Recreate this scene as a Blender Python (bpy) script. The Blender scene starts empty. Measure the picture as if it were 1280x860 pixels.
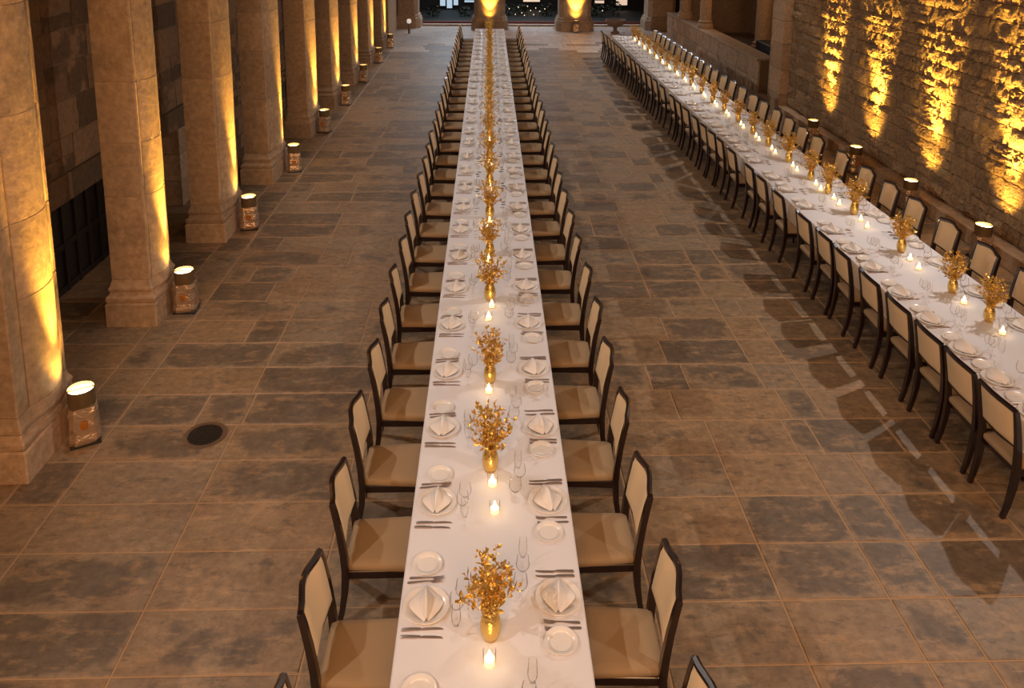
import bpy, math, random
from mathutils import Vector, Matrix
random.seed(7)
S = bpy.context.scene
COL = S.collection
PI = math.pi

# ------------------------------------------------------------------ camera
cam_d = bpy.data.cameras.new('camera')
cam = bpy.data.objects.new('camera', cam_d)
COL.objects.link(cam)
cam_d.sensor_width = 36.0
cam_d.sensor_fit = 'HORIZONTAL'
cam_d.lens = 1006.03 / 1280 * 36
cam_d.shift_y = (89.99 - 430) / 1280
cam_d.clip_end = 200
_r, _u, _f = Vector((.99957917, -.02795429, .00774879)), Vector((-.0024657, .18427947, .98287079)), Vector((.0289034, .98247628, -.18413299))
cam.matrix_world = Matrix(((_r.x, _u.x, -_f.x, 0), (_r.y, _u.y, -_f.y, 0), (_r.z, _u.z, -_f.z, 4.6142), (0, 0, 0, 1)))
S.camera = cam

# ------------------------------------------------------------------ world, lamps of the hall and added fill, exposure
w = bpy.data.worlds.new('dim_hall')
S.world = w
w.use_nodes = True
bg = w.node_tree.nodes['Background']
bg.inputs[0].default_value = (1.0, .60, .33, 1)
bg.inputs[1].default_value = .05
S.view_settings.view_transform = 'Standard'
S.view_settings.look = 'None'
S.view_settings.exposure = 0.0
S.view_settings.gamma = 1.0
S.view_settings.use_curve_mapping = False
S.cycles.transparent_max_bounces = 32


def lamp(name, kind, loc, power, col, radius=.1, target=None, size=60, blend=.6):
    d = bpy.data.lights.new(name, kind)
    d.energy = power
    d.color = col
    d.shadow_soft_size = radius
    o = bpy.data.objects.new(name, d)
    COL.objects.link(o)
    o.location = loc
    if kind == 'SPOT':
        d.spot_size = math.radians(size)
        d.spot_blend = blend
    if target is not None:
        o.rotation_euler = (Vector(target) - Vector(loc)).to_track_quat('-Z', 'Y').to_euler()
    return o


WARM = (1.0, .90, .82)
for y in (1.8, 7.6, 13.5, 19.5, 25.5):                 # spots high on the arcade side, aimed at the central table
    lamp('arcade_spot', 'SPOT', (-3.6, y, 5.1), 360, WARM, .05, (.2, y + .3, .8), 112, .9)
for y in (.4, 9.4, 18.6, 27.5):                       # spots high on the rubble wall, aimed across both tables
    lamp('wall_spot', 'SPOT', (7.0, y, 5.65), 660, WARM, .05, (2.4, y + .3, .6), 115, .9)

for x, y, p, tgt in ((-1.5, -3.0, 410, (-3.0, 9, .3)), (2.5, -3.0, 340, (7, 13, 1.6))):   # unseen warm fill added to brighten column fronts, left floor and right wall
    o = lamp('gallery_fill', 'AREA', (x, y, 6.5), p, (1.0, .52, .23), .1, tgt)
    o.data.size = 3.0

# ------------------------------------------------------------------ mesh helpers
class MB:
    def __init__(s):
        s.v, s.f = [], []

    def add(s, vs, fs):
        n = len(s.v)
        s.v += [tuple(p) for p in vs]
        s.f += [tuple(i + n for i in q) for q in fs]
        return s

    def box(s, x0, x1, y0, y1, z0, z1, c=0.0):
        if not c:
            return s.add([(x0, y0, z0), (x1, y0, z0), (x1, y1, z0), (x0, y1, z0), (x0, y0, z1), (x1, y0, z1), (x1, y1, z1), (x0, y1, z1)],
                         [(3, 2, 1, 0), (4, 5, 6, 7), (0, 1, 5, 4), (1, 2, 6, 5), (2, 3, 7, 6), (3, 0, 4, 7)])
        rings = []
        for z, k in ((z0, c), (z0 + c, 0), (z1 - c, 0), (z1, c)):
            rings.append([(x0 + k, y0 + k, z), (x1 - k, y0 + k, z), (x1 - k, y1 - k, z), (x0 + k, y1 - k, z)])
        return s.rings(rings)

    def rings(s, rings, cap0=True, cap1=True, closed=True):
        n = len(rings[0])
        vs = [p for r in rings for p in r]
        fs = []
        for i in range(len(rings) - 1):
            for j in range(n if closed else n - 1):
                k = (j + 1) % n
                fs.append((i * n + j, i * n + k, (i + 1) * n + k, (i + 1) * n + j))
        if cap0:
            fs.append(tuple(range(n - 1, -1, -1)))
        if cap1:
            fs.append(tuple(range((len(rings) - 1) * n, len(rings) * n)))
        return s.add(vs, fs)

    def lathe(s, prof, seg=20, cx=0, cy=0, cap0=False, cap1=False):
        return s.rings([[(cx + r * math.cos(2 * PI * j / seg), cy + r * math.sin(2 * PI * j / seg), z) for j in range(seg)] for r, z in prof], cap0, cap1)

    def tube(s, pts, rad, seg=6, rx=None, ref=(0, 0, 1)):
        """sweep of a rounded section; rad one number or a list of (half-width, half-depth)"""
        pts = [Vector(p) for p in pts]
        rings = []
        for i, p in enumerate(pts):
            d = (pts[min(i + 1, len(pts) - 1)] - pts[max(i - 1, 0)]).normalized()
            a = d.cross(Vector(ref))
            if a.length < 1e-3:
                a = d.cross(Vector((0, 1, 0)))
            a.normalize()
            b = a.cross(d)
            r = rad[i] if isinstance(rad, (list, tuple)) else rad
            ra, rb = r if isinstance(r, (list, tuple)) else (r, r)
            rings.append([p + a * ra * math.cos(2 * PI * (j + .5) / seg) + b * rb * math.sin(2 * PI * (j + .5) / seg) for j in range(seg)])
        return s.rings(rings)

    def mesh(s, name, m, smooth=False, flat_angle=None):
        me = bpy.data.meshes.new(name)
        me.from_pydata(s.v, [], s.f)
        me.materials.append(m)
        if smooth:
            me.polygons.foreach_set('use_smooth', [True] * len(me.polygons))
            if flat_angle:
                me.set_sharp_from_angle(angle=math.radians(flat_angle))
        me.update()
        return me


def obj(name, me, parent=None, loc=None):
    o = bpy.data.objects.new(name, me)
    COL.objects.link(o)
    if parent is not None:
        o.parent = parent
    if loc is not None:
        o.location = loc
    return o


def tag(o, label=None, cat=None, group=None, kind=None):
    for k, v in (('label', label), ('category', cat), ('group', group), ('kind', kind)):
        if v:
            o[k] = v
    return o


def empty(name, loc, rz=0.0):
    o = obj(name, None)
    o.empty_display_size = .1
    o.location = loc
    o.rotation_euler = (0, 0, rz)
    return o


def assemble(name, loc, rz, parts, label, cat, group=None):
    """a thing: an Empty with its parts; a part is (name, mesh, sub-parts, label)"""
    r = tag(empty(name, loc, rz), label, cat, group)
    for p in parts:
        o = obj(p[0], p[1], r)
        if len(p) > 3 and p[3]:
            o['label'] = p[3]
        for q in (p[2] if len(p) > 2 else ()):
            obj(q[0], q[1], o)
    return r


_ONES = 'first second third fourth fifth sixth seventh eighth ninth tenth eleventh twelfth thirteenth fourteenth fifteenth sixteenth seventeenth eighteenth nineteenth'.split()
def nth(i):
    """1 -> first"""
    if i < 20:
        return _ONES[i - 1]
    t = {2: 'twenty', 3: 'thirty', 4: 'forty'}[i // 10]
    return (t[:-1] + 'ieth') if i % 10 == 0 else t + '-' + _ONES[i % 10 - 1]


# ------------------------------------------------------------------ materials
def mat(name, col, rough=.5, metal=0.0, emit=None, strength=0.0, bump=0.0, bscale=40.0, var=0.0, vscale=6.0, spec=.5, coat=0.0):
    m = bpy.data.materials.new(name)
    m.use_nodes = True
    nt = m.node_tree
    b = nt.nodes['Principled BSDF']
    b.inputs['Base Color'].default_value = (*col, 1)
    b.inputs['Roughness'].default_value = rough
    b.inputs['Metallic'].default_value = metal
    b.inputs['Specular IOR Level'].default_value = spec
    b.inputs['Coat Weight'].default_value = coat
    if emit:
        b.inputs['Emission Color'].default_value = (*emit, 1)
        b.inputs['Emission Strength'].default_value = strength
    if bump or var:
        g = nt.nodes.new('ShaderNodeNewGeometry')
        if bump:
            n = nt.nodes.new('ShaderNodeTexNoise')
            n.inputs['Scale'].default_value = bscale
            n.inputs['Detail'].default_value = 5
            nt.links.new(g.outputs['Position'], n.inputs['Vector'])
            bp = nt.nodes.new('ShaderNodeBump')
            bp.inputs['Strength'].default_value = bump
            bp.inputs['Distance'].default_value = .02
            nt.links.new(n.outputs['Fac'], bp.inputs['Height'])
            nt.links.new(bp.outputs['Normal'], b.inputs['Normal'])
        if var:
            n2 = nt.nodes.new('ShaderNodeTexNoise')
            n2.inputs['Scale'].default_value = vscale
            n2.inputs['Detail'].default_value = 6
            nt.links.new(g.outputs['Position'], n2.inputs['Vector'])
            r = nt.nodes.new('ShaderNodeMapRange')
            r.inputs['From Min'].default_value = .3
            r.inputs['From Max'].default_value = .7
            r.inputs['To Min'].default_value = 1 - var
            r.inputs['To Max'].default_value = 1 + var
            nt.links.new(n2.outputs['Fac'], r.inputs['Value'])
            mx = nt.nodes.new('ShaderNodeVectorMath')
            mx.operation = 'SCALE'
            mx.inputs[0].default_value = col
            nt.links.new(r.outputs['Result'], mx.inputs['Scale'])
            nt.links.new(mx.outputs['Vector'], b.inputs['Base Color'])
    return m


def N(nt, t, **kw):
    n = nt.nodes.new(t)
    for k, v in kw.items():
        setattr(n, k, v)
    return n


def mth(nt, op, a, b=None, c=None):
    n = N(nt, 'ShaderNodeMath', operation=op)
    for i, x in enumerate((a, b, c)):
        if x is None:
            continue
        if isinstance(x, (int, float)):
            n.inputs[i].default_value = x
        else:
            nt.links.new(x, n.inputs[i])
    return n.outputs[0]


def mixc(nt, f, a, b):
    n = N(nt, 'ShaderNodeMix', data_type='RGBA')
    for i, x in ((0, f), (6, a), (7, b)):
        if isinstance(x, (int, float)):
            n.inputs[i].default_value = x
        elif isinstance(x, tuple):
            n.inputs[i].default_value = (*x, 1)
        else:
            nt.links.new(x, n.inputs[i])
    return n.outputs[2]


def smooth(nt, x, a, b):
    n = N(nt, 'ShaderNodeMapRange', interpolation_type='SMOOTHSTEP')
    nt.links.new(x, n.inputs['Value'])
    n.inputs['From Min'].default_value = a
    n.inputs['From Max'].default_value = b
    return n.outputs['Result']


def noise(nt, vec, scale, detail=5, rough=.55):
    n = N(nt, 'ShaderNodeTexNoise')
    n.inputs['Scale'].default_value = scale
    n.inputs['Detail'].default_value = detail
    n.inputs['Roughness'].default_value = rough
    nt.links.new(vec, n.inputs['Vector'])
    return n.outputs['Fac']


def stone_mat(name, ca, cb, dark, dark_amt=.5, rust=None, rough=.55, bump=.35, bscale=9.0, bdist=.02, edge=False, flat=1.0):
    """stone whose tone changes from piece to piece (attribute rnd) with patches of its own"""
    m = bpy.data.materials.new(name)
    m.use_nodes = True
    nt = m.node_tree
    b = nt.nodes['Principled BSDF']
    pos = N(nt, 'ShaderNodeNewGeometry').outputs['Position']
    at = N(nt, 'ShaderNodeAttribute', attribute_name='rnd')
    sep = N(nt, 'ShaderNodeSeparateColor')
    nt.links.new(at.outputs['Color'], sep.inputs[0])
    off = N(nt, 'ShaderNodeVectorMath', operation='MULTIPLY_ADD')
    nt.links.new(at.outputs['Color'], off.inputs[0])
    off.inputs[1].default_value = (17, 13, 11)
    nt.links.new(pos, off.inputs[2])
    v = off.outputs[0]
    n1 = noise(nt, v, 2.6, 8, .6)
    n2 = noise(nt, v, 14, 6, .65)
    c = mixc(nt, sep.outputs[0], ca, cb)
    k = mth(nt, 'ADD', mth(nt, 'MULTIPLY', n1, 1.1), mth(nt, 'MULTIPLY', mth(nt, 'SUBTRACT', sep.outputs[1], .5), .75))
    if edge:
        uv = N(nt, 'ShaderNodeUVMap', uv_map='uv')
        su = N(nt, 'ShaderNodeSeparateXYZ')
        nt.links.new(uv.outputs[0], su.inputs[0])
        eu = mth(nt, 'MULTIPLY', mth(nt, 'MULTIPLY', su.outputs[0], mth(nt, 'SUBTRACT', 1.0, su.outputs[0])), 4.0)
        ev = mth(nt, 'MULTIPLY', mth(nt, 'MULTIPLY', su.outputs[1], mth(nt, 'SUBTRACT', 1.0, su.outputs[1])), 4.0)
        e = mth(nt, 'POWER', mth(nt, 'MULTIPLY', eu, ev), .4)
        k = mth(nt, 'ADD', k, mth(nt, 'MULTIPLY', mth(nt, 'SUBTRACT', e, .75), .45))
    c = mixc(nt, mth(nt, 'MULTIPLY', smooth(nt, k, .53, .68), dark_amt), c, dark)
    if edge:
        sv = N(nt, 'ShaderNodeVectorMath', operation='MULTIPLY')
        nt.links.new(v, sv.inputs[0])
        sv.inputs[1].default_value = (1.0, 2.6, 1)
        n4 = noise(nt, sv.outputs[0], 3.2, 9, .72)
        c = mixc(nt, mth(nt, 'MULTIPLY', smooth(nt, n4, .50, .62), .5), c, tuple(x * 1.45 for x in ca))
        n5 = noise(nt, sv.outputs[0], 5.5, 9, .75)
        c = mixc(nt, mth(nt, 'MULTIPLY', smooth(nt, n5, .53, .64), .55), c, tuple(x * .9 for x in dark))
    if rust:
        n3 = noise(nt, v, 5.0, 7, .7)
        c = mixc(nt, mth(nt, 'MULTIPLY', smooth(nt, n3, .56, .72), .55), c, rust)
    sc = N(nt, 'ShaderNodeVectorMath', operation='SCALE')
    nt.links.new(c, sc.inputs[0])
    nt.links.new(mth(nt, 'ADD', .32, mth(nt, 'MULTIPLY', n2, 1.36)), sc.inputs['Scale'])
    nt.links.new(sc.outputs[0], b.inputs['Base Color'])
    b.inputs['Roughness'].default_value = rough
    bp = N(nt, 'ShaderNodeBump')
    bp.inputs['Strength'].default_value = bump
    bp.inputs['Distance'].default_value = bdist
    st = N(nt, 'ShaderNodeVectorMath', operation='MULTIPLY')
    nt.links.new(v, st.inputs[0])
    st.inputs[1].default_value = (1, 1, flat)
    nt.links.new(noise(nt, st.outputs[0], bscale, 8, .6), bp.inputs['Height'])
    nt.links.new(bp.outputs[0], b.inputs['Normal'])
    return m


def thin_glass(name):
    m = bpy.data.materials.new(name)
    m.use_nodes = True
    nt = m.node_tree
    nt.nodes.remove(nt.nodes['Principled BSDF'])
    out = nt.nodes['Material Output']
    t = N(nt, 'ShaderNodeBsdfTransparent')
    t.inputs[0].default_value = (.99, .985, .98, 1)
    g = N(nt, 'ShaderNodeBsdfGlossy')
    g.inputs['Roughness'].default_value = .06
    lw = N(nt, 'ShaderNodeLayerWeight')
    lw.inputs[0].default_value = .06
    mx = N(nt, 'ShaderNodeMixShader')
    nt.links.new(mth(nt, 'MULTIPLY', lw.outputs['Fresnel'], .8), mx.inputs[0])
    nt.links.new(t.outputs[0], mx.inputs[1])
    nt.links.new(g.outputs[0], mx.inputs[2])
    nt.links.new(mx.outputs[0], out.inputs[0])
    return m


M = dict(
    slab=stone_mat('flagstone', (.285, .180, .095), (.245, .178, .115), (.100, .076, .056), .7, (.42, .235, .105), .5, .3, 9, .015, True),
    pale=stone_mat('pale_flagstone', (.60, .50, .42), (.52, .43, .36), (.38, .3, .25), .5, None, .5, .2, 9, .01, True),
    mortar=mat('floor_mortar', (.46, .29, .16), .8, bump=.3),
    column=stone_mat('sandstone', (.47, .315, .195), (.41, .28, .175), (.29, .195, .12), .5, None, .75, .35, 7, .02),
    rubble=stone_mat('rubble_stone', (.60, .41, .235), (.50, .34, .195), (.33, .22, .125), .6, None, .85, 1.0, 14, .15, flat=1.8),
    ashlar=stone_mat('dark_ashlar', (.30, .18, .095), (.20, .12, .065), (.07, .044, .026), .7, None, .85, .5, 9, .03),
    wmortar=mat('wall_mortar', (.22, .15, .09), .9, bump=.6, bscale=20),
    darkwood=mat('black_oak', (.012, .008, .006), .5, bump=.4, bscale=30),
    wood=mat('mahogany', (.013, .0045, .004), .28, coat=.5),
    back=mat('cream_fabric', (.70, .51, .30), .85, bump=.12, bscale=260),
    seat=mat('shaded_taupe_fabric', (.33, .225, .125), .85, bump=.12, bscale=260),  # taupe seat cloth with the shade on the seats put into its tone
    cloth=mat('white_linen', (.76, .75, .79), .8, bump=.05, bscale=9),
    napkin=mat('napkin_linen', (.84, .80, .785), .8),
    china=mat('white_china', (.80, .77, .75), .22),
    steel=mat('steel', (.52, .42, .38), .34, .75),
    goldglass=mat('gold_mercury_glass', (.78, .52, .15), .22, .9, bump=.25, bscale=60),
    gold=mat('gilded_leaf', (.74, .47, .11), .33, .75, var=.35, vscale=40),
    foil=mat('copper_foil', (.74, .56, .41), .2, .85, bump=.6, bscale=45),
    collar=mat('brass_collar', (.30, .22, .12), .4, .8),
    black=mat('black_metal', (.012, .011, .010), .5),
    lens=mat('lamp_lens', (1, .9, .7), .4, emit=(1.0, .80, .45), strength=14),
    flame=mat('candle_flame', (1, .8, .4), .4, emit=(1.0, .72, .34), strength=18),
    wax=mat('candle_wax', (.9, .75, .5), .5, emit=(1.0, .62, .25), strength=1.6),
    glass=thin_glass('clear_glass'),
    iron=mat('cast_iron', (.035, .024, .018), .45, .6, bump=.4, bscale=60),
    ground=mat('night_ground', (.010, .010, .009), .7),
    sill=mat('red_sill', (.20, .045, .03), .5),
    leaf=mat('hedge_leaf', (.02, .03, .012), .6, bump=.5),
    coolwin=mat('cool_window', (.6, .8, 1), .4, emit=(.62, .84, 1.0), strength=.55),
    warmwin=mat('warm_window', (1, .8, .6), .4, emit=(1.0, .72, .55), strength=.7),
    bulb=mat('garden_bulb', (1, .8, .5), .4, emit=(1.0, .74, .44), strength=1.4),
    planter=mat('stone_planter', (.25, .17, .12), .7),
    wall2=mat('night_wall', (.02, .018, .018), .8),
)


def rnd_attr(me, per_poly=None):
    a = me.color_attributes.new('rnd', 'FLOAT_COLOR', 'CORNER')
    if per_poly is None:
        c = (random.random(), random.random(), random.random(), 1)
        vals = list(c) * len(me.loops)
    else:
        vals = []
        for p in me.polygons:
            vals += list(per_poly[p.index]) * p.loop_total
    a.data.foreach_set('color', vals)


# ------------------------------------------------------------------ floor: flagstones
floor = tag(obj('floor', MB().box(-5.6, 7.6, 1.2, 36.2, -.2, -.006).mesh('floor', M['mortar'])), kind='structure')
rows = [1.25, 1.75, 2.25, 2.75, 3.25, 3.76, 4.27, 4.76, 5.28, 5.79, 6.31, 6.81, 7.31, 7.79, 8.29, 8.81, 9.3]
while rows[-1] < 35.4:
    rows.append(rows[-1] + .505)
XB = [-5.5, -4.7, -3.87, -3.45, -2.33, -1.17, 0.02, 1.14, 2.04, 2.80, 3.20, 4.12, 5.2, 6.3, 7.38]


def slab_geo(x0, x1, y0, y1):
    g, c = .006, .007
    x0, x1, y0, y1 = x0 + g, x1 - g, y0 + g, y1 - g
    t = [random.uniform(-.0012, .0012) for _ in range(4)]
    vs = [(x0, y0, -.03), (x1, y0, -.03), (x1, y1, -.03), (x0, y1, -.03), (x0, y0, -.004), (x1, y0, -.004), (x1, y1, -.004), (x0, y1, -.004),
          (x0 + c, y0 + c, t[0]), (x1 - c, y0 + c, t[1]), (x1 - c, y1 - c, t[2]), (x0 + c, y1 - c, t[3])]
    fs = [(8, 9, 10, 11)] + [(a + j, a + (j + 1) % 4, a + 4 + (j + 1) % 4, a + 4 + j) for a in (0, 4) for j in range(4)]
    uv = {0: (0, 0), 1: (1, 0), 2: (1, 1), 3: (0, 1)}
    return vs, fs, uv


slabs = []
for i in range(len(rows) - 1):
    y0, y1 = rows[i], rows[i + 1]
    xb = list(XB)
    if y0 > 6.3:
        for k in range(4, len(xb) - 1):
            if random.random() < .3:
                xb[k] += random.uniform(-.25, .25)
    k = 0
    while k < len(xb) - 1:
        wd = xb[k + 1] - xb[k]
        if y0 > 6.2 and wd > .85 and random.random() < .3:
            xb.insert(k + 1, xb[k] + wd * random.uniform(.3, .7))
            k += 1
        k += 1
    slabs += [(xb[k], xb[k + 1], y0, y1) for k in range(len(xb) - 1) if xb[k + 1] - xb[k] > .12]
slabs.sort(key=lambda s: (s[0] < -3.9 or s[3] < 3.2, math.hypot((s[0] + s[1]) / 2 - .5, s[2] - 3)))
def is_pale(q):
    k = math.sin(q[0] * 91.7 + q[2] * 37.3) * .5 + .5          # irregular change from brown to pale slabs
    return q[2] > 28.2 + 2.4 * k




def slab_mesh(name, items, m):
    vs, fs, uvs, cols = [], [], [], []
    for it in items:
        a, b, uv = slab_geo(*it)
        n = len(vs)
        c = (random.random(), random.random(), random.random(), 1)
        vs += a
        for q in b:
            fs.append(tuple(x + n for x in q))
            uvs += [uv[x % 4] for x in q]
            cols.append(c)
    me = bpy.data.meshes.new(name)
    me.from_pydata(vs, [], fs)
    me.materials.append(m)
    l = me.uv_layers.new(name='uv')
    l.data.foreach_set('uv', [x for p in uvs for x in p])
    rnd_attr(me, cols)
    return me


for it in slabs[:298]:
    obj('flagstone', slab_mesh('flagstone', [it], M['slab']), floor)
rest = slabs[298:]
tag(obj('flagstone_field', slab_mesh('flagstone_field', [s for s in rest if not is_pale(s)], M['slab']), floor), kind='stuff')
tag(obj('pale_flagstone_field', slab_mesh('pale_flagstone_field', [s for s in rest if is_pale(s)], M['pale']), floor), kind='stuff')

# floor drain
b = MB().lathe([(.195, .0), (.195, .0035), (.180, .0035), (.180, .0012), (.165, .0012), (.165, .004), (.152, .004), (.152, .001)], 32)
dr_ring = b.mesh('drain_ring', mat('drain_ring_metal', (.20, .13, .08), .45, .5), True, 30)
g = MB()
for i in range(-6, 7):
    x = i * .0235
    h = math.sqrt(max(.150 ** 2 - x * x, 0))
    g.box(x - .006, x + .006, -h, h, .0008, .0055)
for i in range(-3, 4):
    y = i * .042
    h = math.sqrt(.150 ** 2 - y * y)
    g.box(-h, h, y - .005, y + .005, .0008, .0050)
dr_plate = MB().lathe([(.153, .0011), (.0001, .0011)], 24).mesh('drain_pit', mat('drain_pit_black', (.006, .005, .004), .8))
assemble('floor_drain', (-2.57, 6.66, .001), 0, [('ring', dr_ring), ('grate', g.mesh('drain_grate', M['iron'])), ('pit', dr_plate)],
         'round dark iron drain grate set in the flagstones near the first column', 'drain')

# ------------------------------------------------------------------ right wall: rubble stones
XW = 7.28
wr = tag(obj('wall_right', MB().box(XW + .03, XW + .6, 3, 19.0, 0, 7).mesh('wall_right', M['wmortar'])), kind='structure')


def block_geo(y0, y1, z0, z1, x, out, nx=5, nz=3, rough=.02, sgn=-1):
    """a stone whose face looks along sgn*X; uneven face, chipped outline"""
    g = .008
    vs, fs = [], []
    ny, nz_ = nx + 1, nz + 1
    for j in range(nz_):
        for i in range(ny):
            u, v = i / nx, j / nz
            edge = i in (0, nx) or j in (0, nz)
            d = (0 if edge else out) + random.uniform(-rough, rough) * (.4 if edge else 1)
            vs.append((x + sgn * d, y0 + g + (y1 - y0 - 2 * g) * u + (random.uniform(-.012, .012) if edge else 0),
                       z0 + g + (z1 - z0 - 2 * g) * v + (random.uniform(-.010, .010) if edge else 0)))
    for j in range(nz):
        for i in range(nx):
            a = j * ny + i
            q = (a, a + 1, a + ny + 1, a + ny)
            fs.append(q if sgn > 0 else q[::-1])
    ring = [i for i in range(ny)] + [j * ny + nx for j in range(1, nz_)] + [nz * ny + i for i in range(nx - 1, -1, -1)] + [j * ny for j in range(nz - 1, 0, -1)]
    n = len(vs)
    for r in ring:
        p = vs[r]
        vs.append((x - sgn * .05, p[1], p[2]))
    L = len(ring)
    for k in range(L):
        q = (ring[k], ring[(k + 1) % L], n + (k + 1) % L, n + k)
        fs.append(q[::-1] if sgn > 0 else q)
    return vs, fs


def blocks_mesh(name, items, m, x, sgn, rough):
    vs, fs, cols = [], [], []
    for (y0, y1, z0, z1, out) in items:
        a, b = block_geo(y0, y1, z0, z1, x, out, 5 * (2 if rough > .03 else 1) // (1 if y1 - y0 > .3 else 2), 4 if rough > .03 else 3 if z1 - z0 > .16 else 2, rough, sgn)
        n = len(vs)
        vs += a
        c = (random.random(), random.random(), random.random(), 1)
        for q in b:
            fs.append(tuple(i + n for i in q))
            cols.append(c)
    me = bpy.data.meshes.new(name)
    me.from_pydata(vs, [], fs)
    me.materials.append(m)
    me.polygons.foreach_set('use_smooth', [True] * len(me.polygons))
    me.set_sharp_from_angle(angle=math.radians(55))
    rnd_attr(me, cols)
    return me


def courses(ya, yb, za, zb, hmin, hmax, lmin, lmax, out):
    items, z = [], za
    while z < zb - .05:
        h = min(random.uniform(hmin, hmax), zb - z)
        y = ya - random.uniform(0, lmin)
        while y < yb:
            l = random.uniform(lmin, lmax) * (1.25 if h > (hmin + hmax) / 2 else .9)
            y0, y1 = max(y, ya), min(y + l, yb)
            if y1 - y0 > .06:
                if h > .24 and random.random() < .3:
                    k = random.uniform(.4, .6)
                    items.append((y0, y1, z, z + h * k, random.uniform(*out)))
                    items.append((y0, y1, z + h * k, z + h, random.uniform(*out)))
                else:
                    items.append((y0, y1, z, z + h, random.uniform(*out)))
            y += l
        z += h
    return items


it = courses(9.3, 18.96, .26, 3.75, .17, .33, .26, .62, (-.005, .036))
it.sort(key=lambda s: (s[2] > 3.3 and s[0] > 12) * 100 + s[0] * .3 + s[2])
for s in it[:296]:
    obj('wall_stone', blocks_mesh('wall_stone', [s], M['rubble'], XW, -1, .0305), wr)
far_it = it[296:] + courses(3, 9.3, .26, 3.75, .18, .33, .3, .7, (0, .04)) + courses(3, 18.96, 3.75, 6.9, .2, .36, .35, .8, (0, .04))
tag(obj('wall_stone_field', blocks_mesh('wall_stone_field', far_it, M['rubble'], XW, -1, .0305), wr), kind='stuff')
# low stone bench course along the foot of the wall
y = 6.0
while y < 18.9:
    l = min(random.uniform(.7, 1.2), 18.96 - y)
    m_ = MB().box(7.05, XW + .04, y + .006, y + l - .006, 0, .245, .012)
    me = m_.mesh('bench_stone', M['column'])
    rnd_attr(me)
    obj('plinth_stone', me, wr)
    y += l

# ------------------------------------------------------------------ right side beyond the rubble wall: pier, parapet, dark chapel
def stack(name, parent, x0, x1, y0, y1, cuts, m, c=.01):
    for a, b_ in zip(cuts[:-1], cuts[1:]):
        me = MB().box(x0, x1, y0, y1, a + .003, b_ - .003, c).mesh(name, m)
        rnd_attr(me)
        obj(name, me, parent)


pier = tag(empty('stone_pier', (0, 0, 0)), 'tall square stone pier at the far end of the rubble wall', 'pier', kind='thing')
stack('pier_block', pier, 7.08, 8.0, 19.0, 19.75, [0, .5, 1.1, 1.75, 2.3, 3.0, 3.7, 4.4, 5.2, 6, 7], M['column'])
wr2 = tag(obj('wall_right_far', MB().box(7.55, 8.1, 19.76, 21.15, 0, 7).mesh('wall_right_far', M['wmortar'])), kind='structure')
for s in courses(19.78, 21.13, .0, 4.0, .35, .5, .5, .8, (0, .01)):
    obj('wall_stone', blocks_mesh('wall_stone', [s], M['column'], 7.55, -1, .006), wr2)
par = tag(empty('stone_parapet', (0, 0, 0)), 'low worn stone parapet in front of the dark side chapel', 'parapet', kind='thing')
y = 21.6
while y < 33.0:
    l = min(random.uniform(.8, 1.25), 33.05 - y)
    for (z0, z1) in ((0, .36), (.36, .90)):
        me = blocks_mesh('parapet_stone', [(y, y + l, z0, z1, random.uniform(0, .02))], M['column'], 7.42, -1, .031)
        obj('parapet_stone', me, par)
    y += l
me = MB().box(7.45, 7.85, 21.62, 33.0, 0, .88).mesh('parapet_core', M['wmortar'])
obj('core', me, par)
me = MB().box(7.36, 7.92, 21.6, 33.02, .885, .95, .015).mesh('parapet_coping', M['column'])
rnd_attr(me)
obj('coping', me, par)
ch = tag(obj('wall_right_chapel', MB().box(11.2, 11.5, 21, 34, -.2, 6).box(8.2, 11.4, 34, 34.4, -.2, 6).box(8.1, 11.4, 20.8, 21.1, -.2, 6).mesh('wall_right_chapel', M['column'])), kind='structure')
rnd_attr(ch.data)
chf = tag(obj('floor_chapel', MB().box(7.6, 11.4, 21, 34.2, -.2, -.01).mesh('floor_chapel', M['wmortar'])), kind='structure')
chc = tag(obj('ceiling_chapel', MB().box(7.4, 11.5, 21.15, 34.2, 4.6, 4.8).mesh('ceiling_chapel', M['wmortar'])), kind='structure')
for i, (x, y, r) in enumerate(((7.65, 28.1, .2), (7.65, 31.0, .22), (10.6, 24.3, .28), (10.2, 29.4, .3))):
    t = tag(empty('chapel_column', (x, y, 0)), ('slender stone shaft standing on the parapet near its middle', 'slender stone shaft standing on the parapet near its far end',
            'stout dark column inside the chapel, behind the nearer parapet', 'stout dark column inside the chapel, behind the farther parapet')[i], 'column', kind='thing')
    z0 = .95 if i < 2 else 0
    bm = MB().lathe([(r * 1.4, z0), (r * 1.4, z0 + .12), (r * 1.2, z0 + .18), (r * 1.25, z0 + .24), (r, z0 + .3)], 16, cap0=True)
    me = bm.mesh('column_base', M['column'], True, 35); rnd_attr(me); obj('base', me, t)
    me = MB().lathe([(r, z0 + .3), (r * .96, 4.58)], 16, cap1=True).mesh('column_shaft', M['column'], True, 35); rnd_attr(me); obj('shaft', me, t)
me = MB().box(9.0, 9.9, 24.6, 26.6, 0, .75, .02).mesh('chest', M['darkwood'])
tag(obj('wooden_chest', me), 'dark low chest in the chapel behind the parapet', 'chest')

# ------------------------------------------------------------------ left arcade
CY = [(6.10, 6.88, .17), (8.73, 9.34, .06), (11.19, 12.06, .08), (13.80, 14.85, .1), (16.9, 17.95, .1), (19.62, 20.7, .1), (22.55, 23.65, .1), (25.75, 26.85, .1), (28.95, 30.0, .1)]
XF = -3.87


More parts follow.
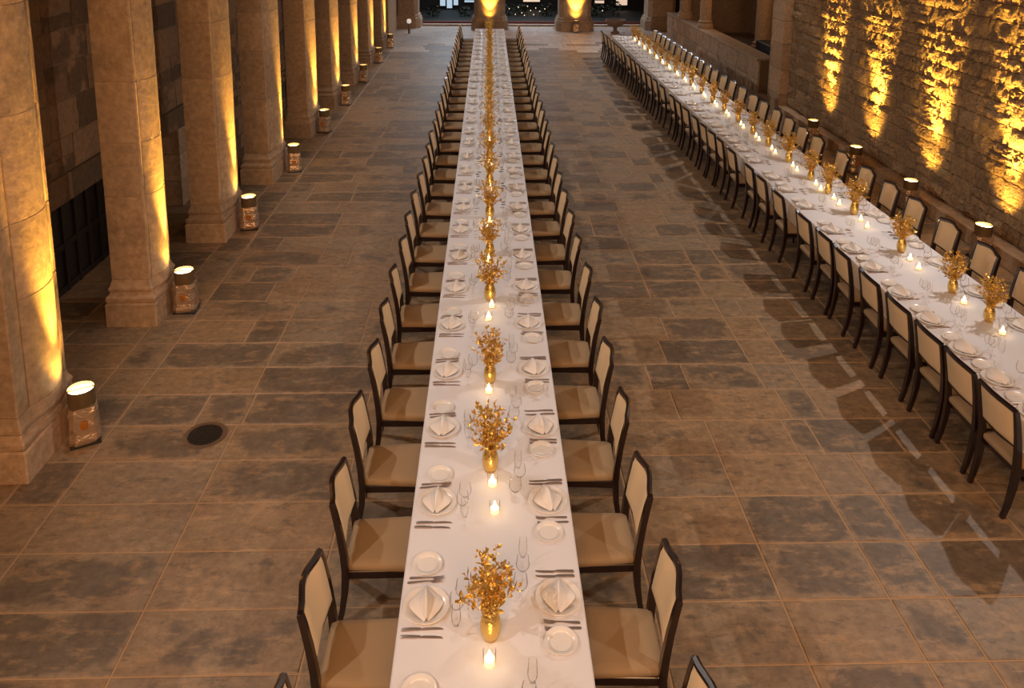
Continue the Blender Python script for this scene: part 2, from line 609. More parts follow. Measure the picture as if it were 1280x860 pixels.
def plan(y0, y1, flat, off=0.0, groove=True, bulge=.075):
    """outline of an arcade column: flat margins, a groove, then a shallow rounded face towards the hall"""
    p = [(-.43 - off, y0 - off), (-.012 + off, y0 - off), (off, y0 + .012 - off)]
    a, b_ = y0 + flat, y1 - .06
    if groove:
        p += [(off, a - .012), (off - .03, a), (off, a + .012)]
    else:
        p += [(off, a - .012), (off, a), (off, a + .012)]
    n = 9
    for i in range(1, n):
        t = i / n
        p.append((off + bulge * math.sin(PI * t) ** .7, a + .012 + (b_ - a - .024) * t))
    p += [(off, b_ - .012), (off - (.03 if groove else 0), b_), (off, b_ + .012), (off, y1 - .012 + off), (-.012 + off, y1 + off), (-.43 - off, y1 + off)]
    return [(XF + x, yy) for x, yy in p]


for i, (y0, y1, flat) in enumerate(CY):
    yc = (y0 + y1) / 2
    lab = f'tall sandstone arcade column, {nth(i + 1)} from the camera end of the row'
    t = tag(empty('arcade_column', (XF - .2, yc, 0)), lab, 'column', 'columns of the arcade', 'thing')
    loc = Vector((XF - .2, yc, 0))

    def sub(poly_z, name, sm=False):
        mb = MB().rings([[(x - loc.x, yy - loc.y, z) for x, yy in p] for p, z in poly_z])
        me = mb.mesh(name, M['column'], sm, 28)
        rnd_attr(me)
        return obj(name, me, t)
    sub([(plan(y0, y1, flat, .07, False, .0), 0), (plan(y0, y1, flat, .07, False, .0), .27), (plan(y0, y1, flat, .055, False, .0), .285)], 'plinth')
    sub([(plan(y0, y1, flat, o, False, bu), z) for o, bu, z in ((.05, .01, .285), (.062, .02, .31), (.062, .02, .345), (.05, .03, .365), (.03, .04, .375), (.022, .05, .41), (.034, .06, .43), (.034, .065, .455), (.02, .07, .475), (.006, .075, .52), (0, .075, .55))], 'base_moulding', True)
    cuts = [.55]
    while cuts[-1] < 4.5:
        cuts.append(cuts[-1] + random.uniform(.55, 1.05))
    cuts[-1] = 4.88
    for a, b_ in zip(cuts[:-1], cuts[1:]):
        sub([(plan(y0, y1, flat, -.006), a), (plan(y0, y1, flat), a + .006), (plan(y0, y1, flat), b_ - .006), (plan(y0, y1, flat, -.006), b_)], 'shaft_block', True)

wl = tag(obj('wall_left', MB().box(-5.6, -5.06, 5, 34, 1.34, 4.9).box(-5.6, -5.06, 13.25, 13.7, -.1, 1.34).mesh('wall_left', M['wmortar'])), kind='structure')
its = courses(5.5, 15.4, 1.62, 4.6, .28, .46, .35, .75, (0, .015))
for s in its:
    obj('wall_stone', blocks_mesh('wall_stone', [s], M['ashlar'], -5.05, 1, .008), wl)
for y0 in [5.5 + .98 * k for k in range(10)]:
    me = MB().box(-5.06, -5.0, y0 + .004, y0 + .976, 1.29, 1.62, .01).mesh('lintel_stone', M['ashlar'])
    rnd_attr(me)
    obj('lintel_stone', me, wl)
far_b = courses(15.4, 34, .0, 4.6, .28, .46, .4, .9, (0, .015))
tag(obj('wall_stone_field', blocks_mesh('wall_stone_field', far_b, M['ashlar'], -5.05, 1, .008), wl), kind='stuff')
for k, (a, b_) in enumerate(((8.1, 8.4), (12.66, 13.06))):
    stack('jamb_stone', wl, -5.3, -4.98, a, b_, [0, .42, .86, 1.285], M['column'])
# dark oak screens in the openings under the lintel
for k, (a, b_) in enumerate(((5.4, 8.1), (8.4, 12.66), (13.06, 15.5))):
    t = tag(empty('oak_screen', (-5.3, (a + b_) / 2, 0)), ('near-black oak screen behind the first column', 'near-black oak screen under the lintel between first and third columns', 'near-black oak screen behind the third column')[k], 'screen', 'dark screens under the arcade wall')
    me = MB().box(-.04, 0, a - (a + b_) / 2, b_ - (a + b_) / 2, 0, 1.3).mesh('screen_backboard', M['darkwood'])
    obj('backboard', me, t)
    n = int((b_ - a) / .3)
    for j in range(n + 1):
        yy = a + (b_ - a) * j / n - (a + b_) / 2
        obj('muntin', MB().box(0, .035, yy - .03, yy + .03, 0, 1.28, .008).mesh('screen_muntin', M['darkwood']), t)
    for z in (.05, .6, 1.2):
        obj('rail', MB().box(0, .03, a - (a + b_) / 2, b_ - (a + b_) / 2, z - .04, z + .04, .006).mesh('screen_rail', M['darkwood']), t)
up = tag(obj('wall_left_upper', MB().box(-4.4, -3.9, 2, 34, 4.9, 7).mesh('wall_left_upper', M['wmortar'])), kind='structure')
ac = tag(obj('ceiling_aisle', MB().box(-5.6, -4.38, 2, 35, 4.92, 5.05).mesh('ceiling_aisle', M['wmortar'])), kind='structure')

# ------------------------------------------------------------------ far end: piers, sill, night garden
def oct_pier(name, xc, yc, w_, d_, label):
    t = tag(empty(name, (xc, yc, 0)), label, 'pier', 'piers at the far end of the hall', 'thing')

    def pl(o):
        a, b_ = w_ / 2 + o, d_ / 2 + o
        c = .38 * min(a, b_)
        return [(-a, -b_ + c), (-a + c * .8, -b_), (a - c * .8, -b_), (a, -b_ + c), (a, b_), (-a, b_)]

    def sub(seq, nm):
        me = MB().rings([[(x, y, z) for x, y in pl(o)] for o, z in seq]).mesh(nm, M['column'])
        rnd_attr(me)
        obj(nm, me, t)
    sub([(.12, 0), (.12, .34), (.10, .36)], 'plinth')
    sub([(.10, .36), (.11, .40), (.07, .47), (.05, .50), (.06, .53), (.01, .6)], 'base_moulding')
    for a, b_ in ((.6, 1.3), (1.3, 2.2), (2.2, 3.1), (3.1, 4.2), (4.2, 5.5)):
        sub([(-.006, a), (0, a + .006), (0, b_ - .006), (-.006, b_)], 'shaft_block')
    return t


oct_pier('end_pier', .03, 34.95, 1.34, 1.1, 'stone end pier straight behind the central table')
oct_pier('end_pier', 3.70, 34.65, 1.36, 1.1, 'stone end pier between the two tables')
oct_pier('end_pier', -3.6, 35.5, 1.0, 1.0, 'stone end pier at the far end of the arcade')
oct_pier('end_pier', 7.5, 35.0, 1.2, 1.1, 'stone end pier beyond the far end of the parapet')
ug = tag(obj('wall_left_far', MB().box(-5.6, -3.95, 31.6, 34.4, 0, 4.9).mesh('wall_left_far', M['column'])), kind='structure')
rnd_attr(ug.data)
for k, (a, b_, wh) in enumerate(((-2.95, -.68, 'left of'), (.74, 2.98, 'right of'), (4.45, 6.85, 'near the right table beyond'))):
    t = tag(empty('garden_step', ((a + b_) / 2, 36.0, 0)), f'low step with a red edge {wh} the ' + ('middle end pier', 'middle end pier', 'second end pier')[k], 'step', 'steps at the far openings', 'thing')
    hw = (b_ - a) / 2
    me = MB().box(-hw, hw, -.25, .1, 0, .07, .008).mesh('step_stone', M['pale']); rnd_attr(me)
    obj('tread', me, t)
    obj('edging', MB().box(-hw, hw, .1, .25, 0, .16, .008).mesh('step_edge', M['sill']), t)
gr = tag(obj('garden_ground', MB().box(-30, 30, 36.2, 90, -.3, -.05).mesh('garden_ground', M['ground'])), kind='structure')


def pavilion(name, x, y, w_, h_, label, wins, m):
    t = tag(empty(name, (x, y, -.05)), label, 'building')
    obj('wall', MB().box(-w_ / 2, w_ / 2, 0, 1.0, 0, h_).mesh(name + '_wall', M['wall2']), t)
    for (a, b_, z0, z1) in wins:
        f = obj('window', MB().box(a - .05, b_ + .05, -.06, 0, z0 - .05, z1 + .05, .01).mesh('window_frame', M['black']), t)
        obj('pane', MB().box(a, b_, -.075, -.05, z0, z1).mesh('window_pane', m), f)
    return t


pavilion('garden_house', -2.3, 43.0, 4.4, 4, 'dark garden house with a cool lit glass door beyond the left opening', [(-.30, -.02, .2, 2.0), (.06, .34, .08, 2.0), (.42, .66, .24, 2.0), (1.0, 1.8, .40, .5)], M['coolwin'])
pavilion('garden_house', 2.6, 43.4, 5.0, 4, 'dark garden house with a warm lit window beyond the middle opening', [(-.75, .15, .40, 1.6)], M['warmwin'])
pavilion('garden_house', 8.2, 43.2, 5.4, 4, 'dark garden house with two bright windows beyond the right opening', [(-2.5, -2.0, .36, .5), (-1.35, -.75, .26, 1.4)], M['warmwin'])
for k, (x, y, r) in enumerate(((-2.75, 39.6, .34), (-1.2, 39.8, .3), (1.0, 40.5, .35), (1.7, 40.9, .3), (2.9, 40.2, .38), (5.4, 40.0, .4), (6.3, 40.4, .45))):
    mb = MB()
    for j in range(90):
        th, z = random.uniform(0, 2 * PI), random.uniform(.05, r * 1.6)
        rr = r * math.sqrt(max(.05, 1 - (z / r - .8) ** 2)) * random.uniform(.7, 1)
        c = Vector((rr * math.cos(th), rr * math.sin(th), z))
        d1 = Vector((random.uniform(-1, 1), random.uniform(-1, 1), random.uniform(-.5, 1))).normalized() * .09
        d2 = d1.cross(Vector((random.uniform(-1, 1), random.uniform(-1, 1), 1))).normalized() * .045
        mb.add([c - d1, c + d2, c + d1, c - d2], [(0, 1, 2, 3)])
    mb.tube([(0, 0, 0), (0, 0, r * .9)], .04, 5)
    t = tag(obj('garden_shrub', mb.mesh('garden_shrub', M['leaf']), None, (x, y, -.05)), f'dark clipped shrub in the night garden, {nth(k + 1)} of the shrubs', 'shrub', 'shrubs in the night garden')
BUL = [(1.0, .42), (1.45, .5), (1.62, .22), (1.9, .55), (2.05, .34), (2.3, .46), (2.2, .14), (1.3, .15), (2.5, .3), (1.75, .1), (2.75, .42), (5.6, .35)]
for k, (x, z) in enumerate(BUL):
    t = tag(empty('garden_light', (x, 39.4, -.05)), f'small glowing garden light on a stake, {nth(k + 1)} of the night garden', 'light', 'small lights in the night garden')
    obj('bulb', MB().lathe([(.001, z - .01), (.018, z), (.022, z + .018), (.014, z + .04), (.001, z + .045)], 8).mesh('garden_bulb', M['bulb'], True), t)
    obj('stake', MB().tube([(0, 0, 0), (0, 0, z - .02)], .008, 5).mesh('garden_stake', M['black']), t)
lamp('garden_cool_fill', 'AREA', (-1.2, 39.5, 5.5), 300, (.72, .86, 1.0), .1, (-1.2, 34.5, 0)).data.size = 3  # this and the next: cool fill added to brighten the far floor
lamp('garden_cool_fill', 'AREA', (4.0, 39.5, 5.5), 220, (.85, .88, 1.0), .1, (2.5, 34.0, 0)).data.size = 3
lamp('chapel_fill', 'POINT', (9.4, 26.5, 3.2), 60, (1.0, .58, .28), .1)  # unseen fill added to lift the dim chapel interior
# planter and bollard
t = tag(empty('stone_planter', (5.3, 33.4, 0)), 'round stone planter bowl on a foot at the far end of the right table', 'planter')
obj('foot', MB().lathe([(.18, 0), (.18, .08), (.08, .14), (.08, .26)], 16, cap0=True).mesh('planter_foot', M['planter'], True, 35), t)
obj('bowl', MB().lathe([(.08, .26), (.3, .36), (.42, .52), (.44, .6), (.38, .6), (.3, .5), (.001, .46)], 20).mesh('planter_bowl', M['planter'], True, 35), t)
t = tag(empty('bollard_lamp', (-3.3, 33.2, 0)), 'small bollard lamp with a pale globe beside the arcade end pier', 'lamp')
obj('post', MB().tube([(0, 0, 0), (0, 0, .42)], .05, 10).mesh('bollard_post', M['planter'], True, 40), t)
obj('globe', MB().lathe([(.001, .42), (.07, .44), (.1, .52), (.07, .6), (.001, .62)], 14).mesh('bollard_globe', mat('globe_glass', (.8, .75, .7), .3, emit=(1, .9, .8), strength=.5), True), t)

# ------------------------------------------------------------------ uplights
mb = MB().box(-.125, .125, -.125, .125, 0, .02, .004)
up_base = mb.mesh('uplight_base', M['black'])
rg = []
for k, (z, r) in enumerate(((.02, .118), (.06, .124), (.12, .112), (.18, .120), (.25, .110), (.31, .116), (.36, .106))):
    rg.append([(r * (1.06 if j % 2 else .98) * max(-1, min(1, 1.25 * math.cos(2 * PI * (j + .5) / 16))) + random.uniform(-.005, .005),
                r * max(-1, min(1, 1.25 * math.sin(2 * PI * (j + .5) / 16))) + random.uniform(-.005, .005), z + random.uniform(-.01, .01) * (0 < k < 6)) for j in range(16)])
up_body = MB().rings(rg).mesh('uplight_body', M['foil'], False)
up_col = MB().lathe([(.102, .35), (.112, .37), (.116, .51), (.108, .51), (.104, .475)], 24).mesh('uplight_collar', M['collar'], True, 40)
up_lens = MB().lathe([(.104, .478), (.05, .484), (.001, .486)], 24).mesh('uplight_lens', M['lens'], True)
up_bar = MB().box(-.105, .105, -.006, .006, .490, .505).mesh('uplight_bar', M['collar'])
up_win = MB().box(-.03, .03, -.128, -.118, .17, .24, .004).mesh('uplight_badge', mat('orange_badge', (.6, .22, .04), .35, .6))


def uplight(x, y, rz, aim, aim2, label, group, power, col, size, p2):
    t = assemble('uplight', (x, y, 0), rz, [('base_plate', up_base), ('foil_body', up_body, [('badge', up_win)]), ('collar', up_col, [('crossbar', up_bar)]), ('lens', up_lens, [], 'glowing lens')], label, 'uplight', group)
    o = lamp('uplight_beam', 'SPOT', (x + .02 * (aim[0] - x), y, .525), power, col, .04, aim, size, .9)
    lamp('uplight_spill', 'SPOT', (x + .02 * (aim[0] - x), y, .525), p2, col, .04, aim2, 76, .8)
    return t


AMBER = (1.0, .53, .075)
UPY = [6.62, 9.08, 11.70, 14.55, 17.37, 20.05, 23.0, 26.2, 29.4]
for i, y in enumerate(UPY):
    uplight(-3.62, y, math.radians(28 if i == 0 else random.uniform(-20, 20)), (-3.87, y + .04, 3.2), (-3.87, y + .03, .95), f'foil-wrapped uplight in front of the {nth(i + 1)} arcade column', 'uplights along the arcade', 1500, AMBER, 34, 40)
for i, y in enumerate((10.45, 12.42, 14.42, 16.45)):
    uplight(6.91, y, math.radians(random.uniform(-12, 12)), (7.33, y + .12, 2.6), (7.28, y + .12, 1.1), f'foil-wrapped uplight at the foot of the rubble wall, {nth(i + 1)} from the camera', 'uplights along the rubble wall', 2700, AMBER, 38, 110)
uplight(.03, 34.06, .1, (.03, 34.45, 1.7), (.03, 34.45, .85), 'foil-wrapped uplight at the pier behind the central table', 'uplights at the end piers', 900, AMBER, 56, 45)
uplight(3.70, 33.78, -.1, (3.70, 34.15, 1.7), (3.70, 34.15, .85), 'foil-wrapped uplight at the end pier between the tables', 'uplights at the end piers', 900, AMBER, 56, 45)

# ------------------------------------------------------------------ tables with their cloths
TZ = .75


def table(name, xc, wd, y0, y1, label, cl_label):
    t = tag(empty(name, (xc, (y0 + y1) / 2, 0)), label, 'table')
    L = (y1 - y0) / 2
    obj('tabletop', MB().box(-wd / 2 + .01, wd / 2 - .01, -L + .01, L - .01, .715, .742).mesh('tabletop', M['darkwood']), t)
    n = int((y1 - y0) / 2.4) + 1
    for k in range(n):
        yy = -L + .35 + (2 * L - .7) * k / (n - 1)
        for sx in (-.12, .12):
            obj('leg', MB().tube([(sx, yy, 0), (sx, yy, .715)], .025, 6).mesh('table_leg', M['black']), t)
    # cloth
    prof = lambda s: [(-wd / 2 - .006 + .010 * s, .492), (-wd / 2 - .004 + .006 * s, .60), (-wd / 2 - .002, .70), (-wd / 2, .737), (-wd / 2 + .004, .746), (-wd / 2 + .014, .750)]
    rings = []
    ny = int((y1 - y0) / .09)
    for k in range(ny + 1):
        yy = -L + 2 * L * k / ny
        s1 = math.sin(yy * 9.2) * .6 + math.sin(yy * 4.1 + 1) * .6
        s2 = math.sin(yy * 8.7 + 2) * .6 + math.sin(yy * 3.7) * .6
        a = [(x, yy, z) for x, z in prof(s1)]
        c = [(x, yy, .750) for x in (-wd / 4, 0, wd / 4)]
        b_ = [(-x, yy, z) for x, z in prof(s2)][::-1]
        rings.append(a + c + b_)
    mb = MB().rings(rings, False, False, closed=False)
    for sg in (-1, 1):
        e = [[(wd / 2 * u, sg * (L + .003 * (1 + math.sin(u * 12))), z) for u in [q / 10 for q in range(-10, 11)]] for z in (.492, .6, .735, .750)]
        mb.rings(e, False, False, closed=False)
    me = mb.mesh(name + '_cloth', M['cloth'], True, 60)
    o = tag(obj('tablecloth', me, None, (xc, (y0 + y1) / 2, 0)), cl_label, 'tablecloth')


MX, MW = .028, 1.06
RX, RW = 4.82, 1.14
table('banquet_table', MX, MW, 1.55, 29.16, 'very long narrow banquet table down the middle of the hall', 'white cloth covering the long central banquet table')
table('banquet_table', RX, RW, 5.15, 27.45, 'long banquet table parallel to the rubble wall', 'white cloth covering the long banquet table beside the rubble wall')

# ------------------------------------------------------------------ chairs
def chair_parts():
    P = []
    # upholstered seat
    rg = []
    for z, k, dome in ((.425, .0, 0), (.44, .006, 0), (.465, .004, 0), (.478, -.012, 0), (.484, -.05, 0), (.488, -.13, 0)):
        ring = []
        for cx_, cy_ in ((-1, -1), (1, -1), (1, 1), (-1, 1)):
            for a in range(4):
                th = {(-1, -1): PI, (1, -1): 1.5 * PI, (1, 1): 0, (-1, 1): .5 * PI}[(cx_, cy_)] + a / 3 * PI / 2
                hx, hy = .215 + k, (.225 if cx_ > 0 else .205) + k
                r = .03
                ring.append((cx_ * (hx - r) + r * math.cos(th), cy_ * (hy - r) + r * math.sin(th), z))
        rg.append(ring)
    P.append(('seat', MB().rings(rg).mesh('chair_seat', M['seat'], True, 50)))
    # apron rails
    for nm, bx in (('front_apron', (.185, .212, -.21, .21)), ('rear_apron', (-.205, -.18, -.19, .19)), ('side_apron', (-.2, .2, -.218, -.192)), ('side_apron', (-.2, .2, .192, .218))):
        P.append((nm, MB().box(*bx, .37, .428, .004).mesh('chair_' + nm, M['wood'])))
    for sy in (-1, 1):
        P.append(('front_leg', MB().tube([(.19, sy * .2, .42), (.192, sy * .2, .2), (.195, sy * .2, 0)], [.024, .021, .016], 4).mesh('chair_front_leg', M['wood'])))
        pts = [(-.275, sy * .205, 0), (-.245, sy * .207, .12), (-.222, sy * .209, .27), (-.212, sy * .211, .43), (-.222, sy * .214, .56), (-.243, sy * .217, .72), (-.268, sy * .219, .86), (-.285, sy * .219, .935)]
        P.append(('rear_leg', MB().tube(pts, [.022, .026, .031, .034, .031, .028, .026, .023], 4, ref=(0, 1, 0)).mesh('chair_rear_leg', M['wood'], True, 40)))
    # curved back: x depends on height and bows away from the sitter
    def bx(y, z):
        t = (z - .43) / .505
        return -.208 - .075 * t ** 1.4 - .019 * (1 + math.cos(PI * min(1, abs(y) / .215))) * t
    ys = [-.205 + .41 * i / 8 for i in range(9)]
    crest = [(bx(y, .93), y * 1.06, .933 + .010 * (1 + math.cos(PI * y / .205))) for y in ys]
    P.append(('crest_rail', MB().tube(crest, [(.020, .025)] * 9, 6).mesh('chair_crest_rail', M['wood'], True, 50)))
    low = [(bx(y, .615), y, .615 - .012 * (1 - (y / .205) ** 2)) for y in ys]
    P.append(('lower_rail', MB().tube(low, [(.013, .014)] * 9, 6).mesh('chair_lower_rail', M['wood'], True, 50)))
    rg = []
    zs = [.615, .635, .68, .74, .82, .89, .925]
    ycols = [-.2, -.185, -.1, 0, .1, .185, .2]
    front, rear = [], []
    for z in zs:
        for y in ycols:
            th = .022 if abs(y) < .19 and .62 < z < .92 else .010
            zz = z + (.012 * (1 - (y / .2) ** 2) if z > .9 else 0)
            front.append((bx(y, z) + th, y, zz))
            rear.append((bx(y, z) - th * .8, y, zz))
    n, h = len(ycols), len(zs)
    vs = front + rear
    fs = []
    o_ = len(front)
    for j in range(h - 1):
        for i in range(n - 1):
            a = j * n + i
            fs.append((a, a + 1, a + n + 1, a + n))
            fs.append((o_ + a + n, o_ + a + n + 1, o_ + a + 1, o_ + a))
    for j in range(h - 1):
        for a, bb in ((j * n, (j + 1) * n), ((j + 1) * n + n - 1, j * n + n - 1)):
            fs.append((a, bb, o_ + bb, o_ + a))
    for i in range(n - 1):
        fs.append((i + 1, i, o_ + i, o_ + i + 1))
        a = (h - 1) * n + i
        fs.append((a, a + 1, o_ + a + 1, o_ + a))
    P.append(('back_cushion', MB().add(vs, fs).mesh('chair_back_cushion', M['back'], True, 60)))
    return P


CP = chair_parts()


def chair(x, y, rz, label, group):
    assemble('dining_chair', (x, y, 0), rz, CP, label, 'chair', group)


# ------------------------------------------------------------------ tableware
def plate_mesh(r, name):
    return MB().lathe([(r * .58, 0), (r * .60, .004), (r * .98, .013), (r, .016), (r * .985, .0185), (r * .72, .0135), (r * .66, .0062), (.001, .0055)], 32, cap0=True).mesh(name, M['china'], True, 50)


dinner = plate_mesh(.135, 'dinner_plate')
side = plate_mesh(.092, 'bread_plate')


def napkin_mesh():
    # folded linen standing on the plate: a ridge along Y, a raised peak, two wings with a fold
    n = 9
    mb = MB()
    rings = []
    for j in range(n):
        t = j / (n - 1)
        y = -.115 + .235 * t
        wdt = .098 * max(.03, math.sin(PI * min(1, max(0, t * .92 + .04)))) ** .9
        h = .012 + .062 * math.sin(PI * (t * .9 + .05)) ** 1.1
        prof = [(-1, .0), (-.72, .16), (-.45, .22), (-.2, .62), (-.05, 1.0), (.05, 1.0), (.2, .62), (.45, .22), (.72, .16), (1, .0)]
        rings.append([(wdt * u, y + .012 * abs(u) * math.sin(6 * t), .0 + h * v) for u, v in prof])
    mb.rings(rings, False, False, closed=False)
    return mb.mesh('napkin', M['napkin'], True, 30)


nap = napkin_mesh()


def fork_mesh(L=.205):
    """lies along +X, handle at x=0"""
    rg = []
    for x, hw, z in ((0, .006, .001), (.01, .0095, .001), (.05, .008, .003), (.10, .0045, .006), (.135, .004, .005), (.15, .010, .002), (.165, .0125, .002)):
        rg.append([(x, -hw, z), (x, hw, z), (x, hw, z + .0025), (x, -hw, z + .0025)])
    mb = MB().rings(rg)
    for k in range(4):
        y = -.0105 + .007 * k
        mb.rings([[(x, y - .0022, z), (x, y + .0022, z), (x, y + .0022, z + .002), (x, y - .0022, z + .002)] for x, z in ((.163, .002), (.185, .004), (L, .009))])
    return mb.mesh('fork', M['steel'], True, 40)


def knife_mesh(L=.235):
    mb = MB().rings([[(x, -h, 0), (x, h, 0), (x, h, t), (x, -h, t)] for x, h, t in ((0, .006, .004), (.008, .0095, .007), (.06, .009, .008), (.11, .007, .007), (.113, .006, .004))])
    mb.rings([[(x, -.006, .001), (x, h, .001), (x, h, .0028), (x, -.006, .0035)] for x, h in ((.112, .006), (.13, .011), (.19, .011), (.225, .006), (L, -.003))])
    return mb.mesh('knife', M['steel'], True, 40)


fork, knife = fork_mesh(), knife_mesh()


def glass_mesh(name, rb, hb, stem, rf):
    z0 = .004 + stem
    return MB().lathe([(rf, 0), (rf, .002), (.006, .006), (.0045, .012), (.0045, z0), (rb * .55, z0 + hb * .10), (rb * .95, z0 + hb * .35), (rb, z0 + hb * .5), (rb * .82, z0 + hb),
                       (rb * .79, z0 + hb), (rb * .96, z0 + hb * .5), (rb * .9, z0 + hb * .35), (rb * .5, z0 + hb * .13), (.001, z0 + hb * .08)], 18, cap0=True).mesh(name, M['glass'], True, 60)


wine = glass_mesh('wine_glass', .041, .10, .085, .035)
goblet = glass_mesh('water_goblet', .043, .105, .06, .036)
flute = glass_mesh('champagne_flute', .026, .145, .07, .03)


def jit(a):
    return random.uniform(-a, a)


NPL = [0]
def setting(x_edge, y, sx, where, n, grp, unit, gd=0.0):
    """one place: sx=+1 the diner looks along +X"""
    o = nth(n)
    rz = 0 if sx > 0 else PI
    X = lambda d: x_edge + sx * d
    Y = lambda d: y - sx * d            # d > 0 lies on the diner's right
    k = min(1.0, unit / .80)

    def put(name, me, x, yy, z, rot, label, cat, group):
        q = obj(name, me, None, (x, yy, z))
        q.rotation_euler = (0, 0, rot)
        tag(q, f'{label} {o} {where}', cat, f'{group} {grp}')
    z = TZ + .0005
    jx, jy = jit(.012), jit(.015)
    put('dinner_plate', dinner, X(.155) + jx, y + jy, z, 0, 'white dinner plate at the', 'plate', 'dinner plates on')
    put('napkin', nap, X(.155) + jx, y + jy, z + .0195, jit(.25) + (PI if random.random() < .3 else 0), 'folded white napkin at the', 'napkin', 'napkins on')
    put('bread_plate', side, X(.15) + jit(.015), Y(-.285 * k) + jit(.012), z, 0, 'small white bread plate at the', 'plate', 'bread plates on')
    put('fork', fork, X(.035) + jit(.008), Y(-.158 * k) + jit(.004), z, rz + jit(.07), 'inner fork at the', 'fork', 'forks on')
    put('fork', fork, X(.035) + jit(.008), Y(-.195 * k) + jit(.004), z + (.012 if k < .85 else .0), rz + jit(.07), 'outer fork at the', 'fork', 'forks on')
    put('knife', knife, X(.03) + jit(.008), Y(.168 * k) + jit(.004), z, rz + jit(.05), 'inner knife at the', 'knife', 'knives on')
    put('knife', knife, X(.03) + jit(.008), Y(.205 * k) + jit(.004), z, rz + jit(.05), 'outer knife at the', 'knife', 'knives on')
    put('water_goblet', goblet, X(.36 - gd) + jit(.015), Y(.01 * max(k, .9)) + jit(.006), z, 0, 'clear water goblet at the', 'glass', 'water goblets on')
    put('wine_glass', wine, X(.345 - gd) + jit(.015), Y(.12 * max(k, .9)) + jit(.006), z, 0, 'clear wine glass at the', 'glass', 'wine glasses on')
    put('champagne_flute', flute, X(.34 - gd) + jit(.015), Y(.225 * max(k, .9)) + jit(.006), z, 0, 'clear champagne flute at the', 'glass', 'champagne flutes on')


U = .8115
ML = [3.99 + U * k for k in range(-1, 31)]
for i, y in enumerate(ML):
    jr = jit(.05)
    chair(MX - .745 + jit(.012), y + jit(.02), jr, f'dark-framed cream chair, {nth(i + 1)} from the camera on the central table\'s left side', 'chairs on the left of the central table')
    setting(MX - MW / 2, y, 1, "place along the central table's left side", i + 1, 'the left of the central table', U)
for i, y in enumerate(ML):
    jr = jit(.05)
    y += .02
    chair(MX + .745 + jit(.012), y + jit(.02), PI + jr, f'dark-framed cream chair, {nth(i + 1)} from the camera on the central table\'s right side', 'chairs on the right of the central table')
    setting(MX + MW / 2, y, -1, "place along the central table's right side", i + 1, 'the right of the central table', U)
fcL = [5.94, 6.45, 6.93, 7.5, 8.09, 8.75, 9.26, 9.88, 10.77, 11.47, 12.04, 12.91, 13.58, 14.1, 14.6, 15.21, 15.92, 16.56, 17.12, 18.12, 18.9, 19.54, 20.27, 21.0, 21.64, 22.4, 23.25, 23.9, 24.5, 25.2, 25.9, 26.6, 27.35]
for i, yf in enumerate(fcL):
    y = yf - .22
    chair(4.345 - .006 * i + jit(.01), y, jit(.05), f'dark-framed cream chair, {nth(i + 1)} from the camera on the aisle side of the right table', 'chairs on the aisle side of the right table')
    setting(RX - RW / 2, y, 1, 'place along the aisle side of the right table', i + 1, 'the aisle side of the right table', .6)
fcR = [8.07, 8.81, 9.57, 10.38, 11.08, 11.80, 12.65, 13.60, 14.28, 14.96, 15.65, 16.38, 17.03, 17.8, 18.58, 19.24, 19.99, 20.68, 21.33, 21.9, 22.61, 23.26, 23.84, 24.56, 25.32, 26.0, 26.63, 27.35]
fcR = [6.6, 7.33] + fcR
for i, yf in enumerate(fcR):
    y = yf - .2
    chair(5.505 - .003 * i + jit(.012), y, PI + jit(.06), f'dark-framed cream chair, {nth(i + 1)} from the camera on the wall side of the right table', 'chairs on the wall side of the right table')
    setting(RX + RW / 2, y, -1, 'place along the wall side of the right table', i + 1, 'the wall side of the right table', .7, .06)

# ------------------------------------------------------------------ vases of gilded foliage, candles
vase_me = MB().lathe([(.030, 0), (.040, .004), (.054, .05), (.058, .09), (.052, .135), (.040, .170), (.034, .185), (.036, .192), (.031, .192), (.030, .17), (.045, .12), (.001, .1)], 24, cap0=True).mesh('vase_body', M['goldglass'], True, 60)


def sprig(a, lean, h, seed):
    R = random.Random(seed)
    mb = MB()
    pts = []
    for k in range(6):
        t = k / 5
        r = .012 + lean * t ** 1.4
        aa = a + .25 * math.sin(t * 3 + seed)
        pts.append(Vector((r * math.cos(aa), r * math.sin(aa), .13 + (h - .13) * t)))
    mb.tube(pts, [.0028, .0026, .0023, .002, .0016, .0012], 4)
    for k in range(24):
        t = R.uniform(.25, 1)
        i = min(4, int(t * 5))
        p = pts[i].lerp(pts[i + 1], t * 5 - i)
        d = Vector((R.uniform(-1, 1), R.uniform(-1, 1), R.uniform(-.1, 1.1))).normalized()
        e = d.cross(Vector((R.uniform(-1, 1), R.uniform(-1, 1), R.uniform(-1, 1)))).normalized()
        f_ = d.cross(e)
        L, W = R.uniform(.026, .050), R.uniform(.009, .015)
        q = p + d * .006
        if k % 3 == 0:      # a bud on its stalk
            c = p + d * .022
            mb.tube([p, c], .0012, 3)
            s_ = R.uniform(.006, .009)
            mb.add([c + d * s_ * 1.3, c + e * s_, c + f_ * s_, c - e * s_, c - f_ * s_, c - d * s_], [(0, 1, 2), (0, 2, 3), (0, 3, 4), (0, 4, 1), (5, 2, 1), (5, 3, 2), (5, 4, 3), (5, 1, 4)])
        else:               # a folded leaf
            mb.add([p, q + d * L * .45 + e * W, q + d * L, q + d * L * .45 - e * W, q + d * L * .5 + f_ * .004], [(0, 1, 4), (1, 2, 4), (2, 3, 4), (3, 0, 4)])
    return mb.mesh('sprig', M['gold'])


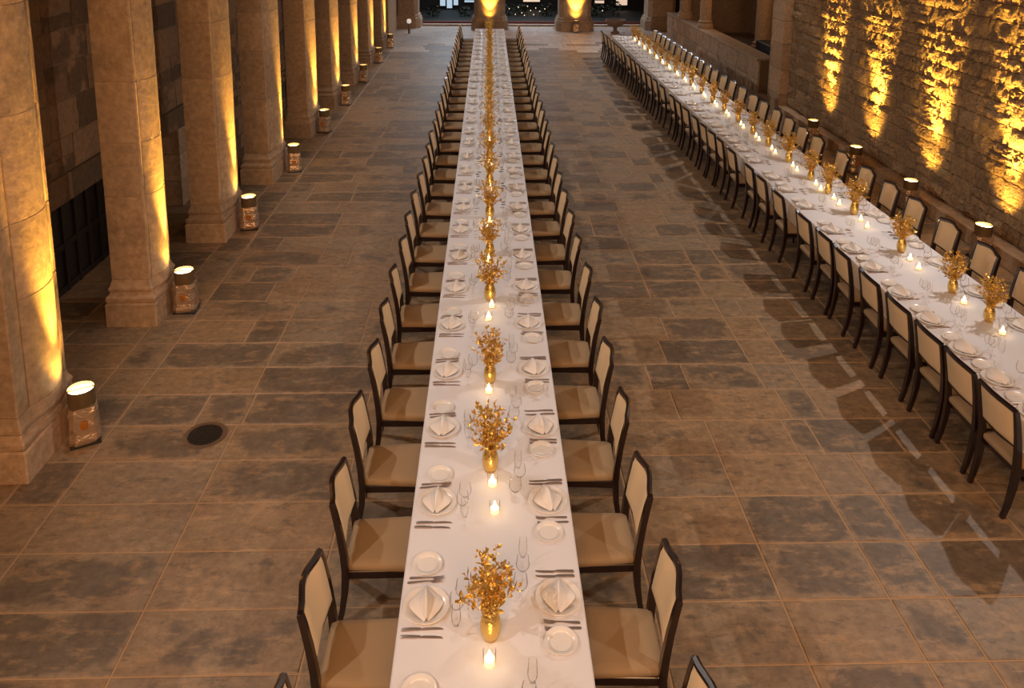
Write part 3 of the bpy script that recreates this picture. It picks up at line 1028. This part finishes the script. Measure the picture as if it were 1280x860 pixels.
BOUQ = []
for vsn in range(4):
    R = random.Random(vsn * 31 + 5)
    BOUQ.append([])
    for k in range(20):
        u = (k + .5) / 20
        ln, droop = .17 * math.sqrt(u) * R.uniform(.85, 1.1), u ** 2
        BOUQ[-1].append(sprig(k * 2.39996 + R.uniform(-.15, .15), ln, .53 - .24 * droop + R.uniform(-.04, .02), vsn * 100 + k))
vglass = MB().lathe([(.030, 0), (.034, .003), (.036, .085), (.033, .085), (.031, .008), (.001, .006)], 18, cap0=True).mesh('votive_glass', M['glass'], True, 50)
vwax = MB().lathe([(.0295, .0085), (.0295, .034), (.004, .031), (.001, .031)], 14, cap0=True).mesh('votive_wax', M['wax'], True, 50)
vflame = MB().lathe([(.001, .036), (.008, .045), (.0115, .055), (.007, .072), (.001, .088)], 10).mesh('votive_flame', M['flame'], True)


def vase(x, y, label, group, i, s=1.0):
    parts = [('vase_body', vase_me)] + [('sprig', m_) for m_ in BOUQ[i % 4]]
    t = assemble('flower_vase', (x, y, TZ + .0005), i * 1.7, parts, label, 'vase', group)
    t.scale = (s, s, s * .94)


def candle(x, y, label, group, power=.16):
    assemble('votive_candle', (x, y, TZ + .0005), 0, [('glass_cup', vglass, []), ('wax', vwax, [('flame', vflame)])], label, 'candle', group)
    if power:
        lamp('candle_glow', 'POINT', (x, y, TZ + .075), power, (1, .76, .48), .012)


MV = [2.55, 3.77, 5.14, 6.26, 7.77, 8.89, 10.11, 11.45, 12.75]
while MV[-1] < 27.6:
    MV.append(MV[-1] + 1.22 + jit(.08))
for i, y in enumerate(MV):
    vase(MX - .01, y, f'gold vase of gilded foliage, {nth(i + 1)} from the camera along the central table', 'vases on the central table', i, random.uniform(.94, 1.06))
    candle(MX - .01 + jit(.02), y - .16, f'lit votive candle just before the {nth(i + 1)} vase of the central table', 'candles before the vases of the central table')
    if i != 1 and i % 2 == 0 and y < 14:
        candle(MX - .01 + jit(.04), y - .42, f'lit votive candle a step before the {nth(i + 1)} vase of the central table', 'second candles along the central table')
RV = [5.6, 6.45, 7.25, 7.88, 8.96, 10.22, 11.06, 11.69, 12.61]
while RV[-1] < 26.5:
    RV.append(RV[-1] + .88 + jit(.1))
for i, y in enumerate(RV):
    x = 4.965 - .004 * i
    vase(x, y, f'gold vase of gilded foliage, {nth(i + 1)} from the camera along the right table', 'vases on the right table', i + 1, random.uniform(.85, 1.02))
    candle(x - .02, y - .25, f'lit votive candle just before the {nth(i + 1)} vase of the right table', 'candles before the vases of the right table')
    if i > 3:
        candle(x - .05, y - .5, f'lit votive candle a step before the {nth(i + 1)} vase of the right table', 'second candles along the right table')
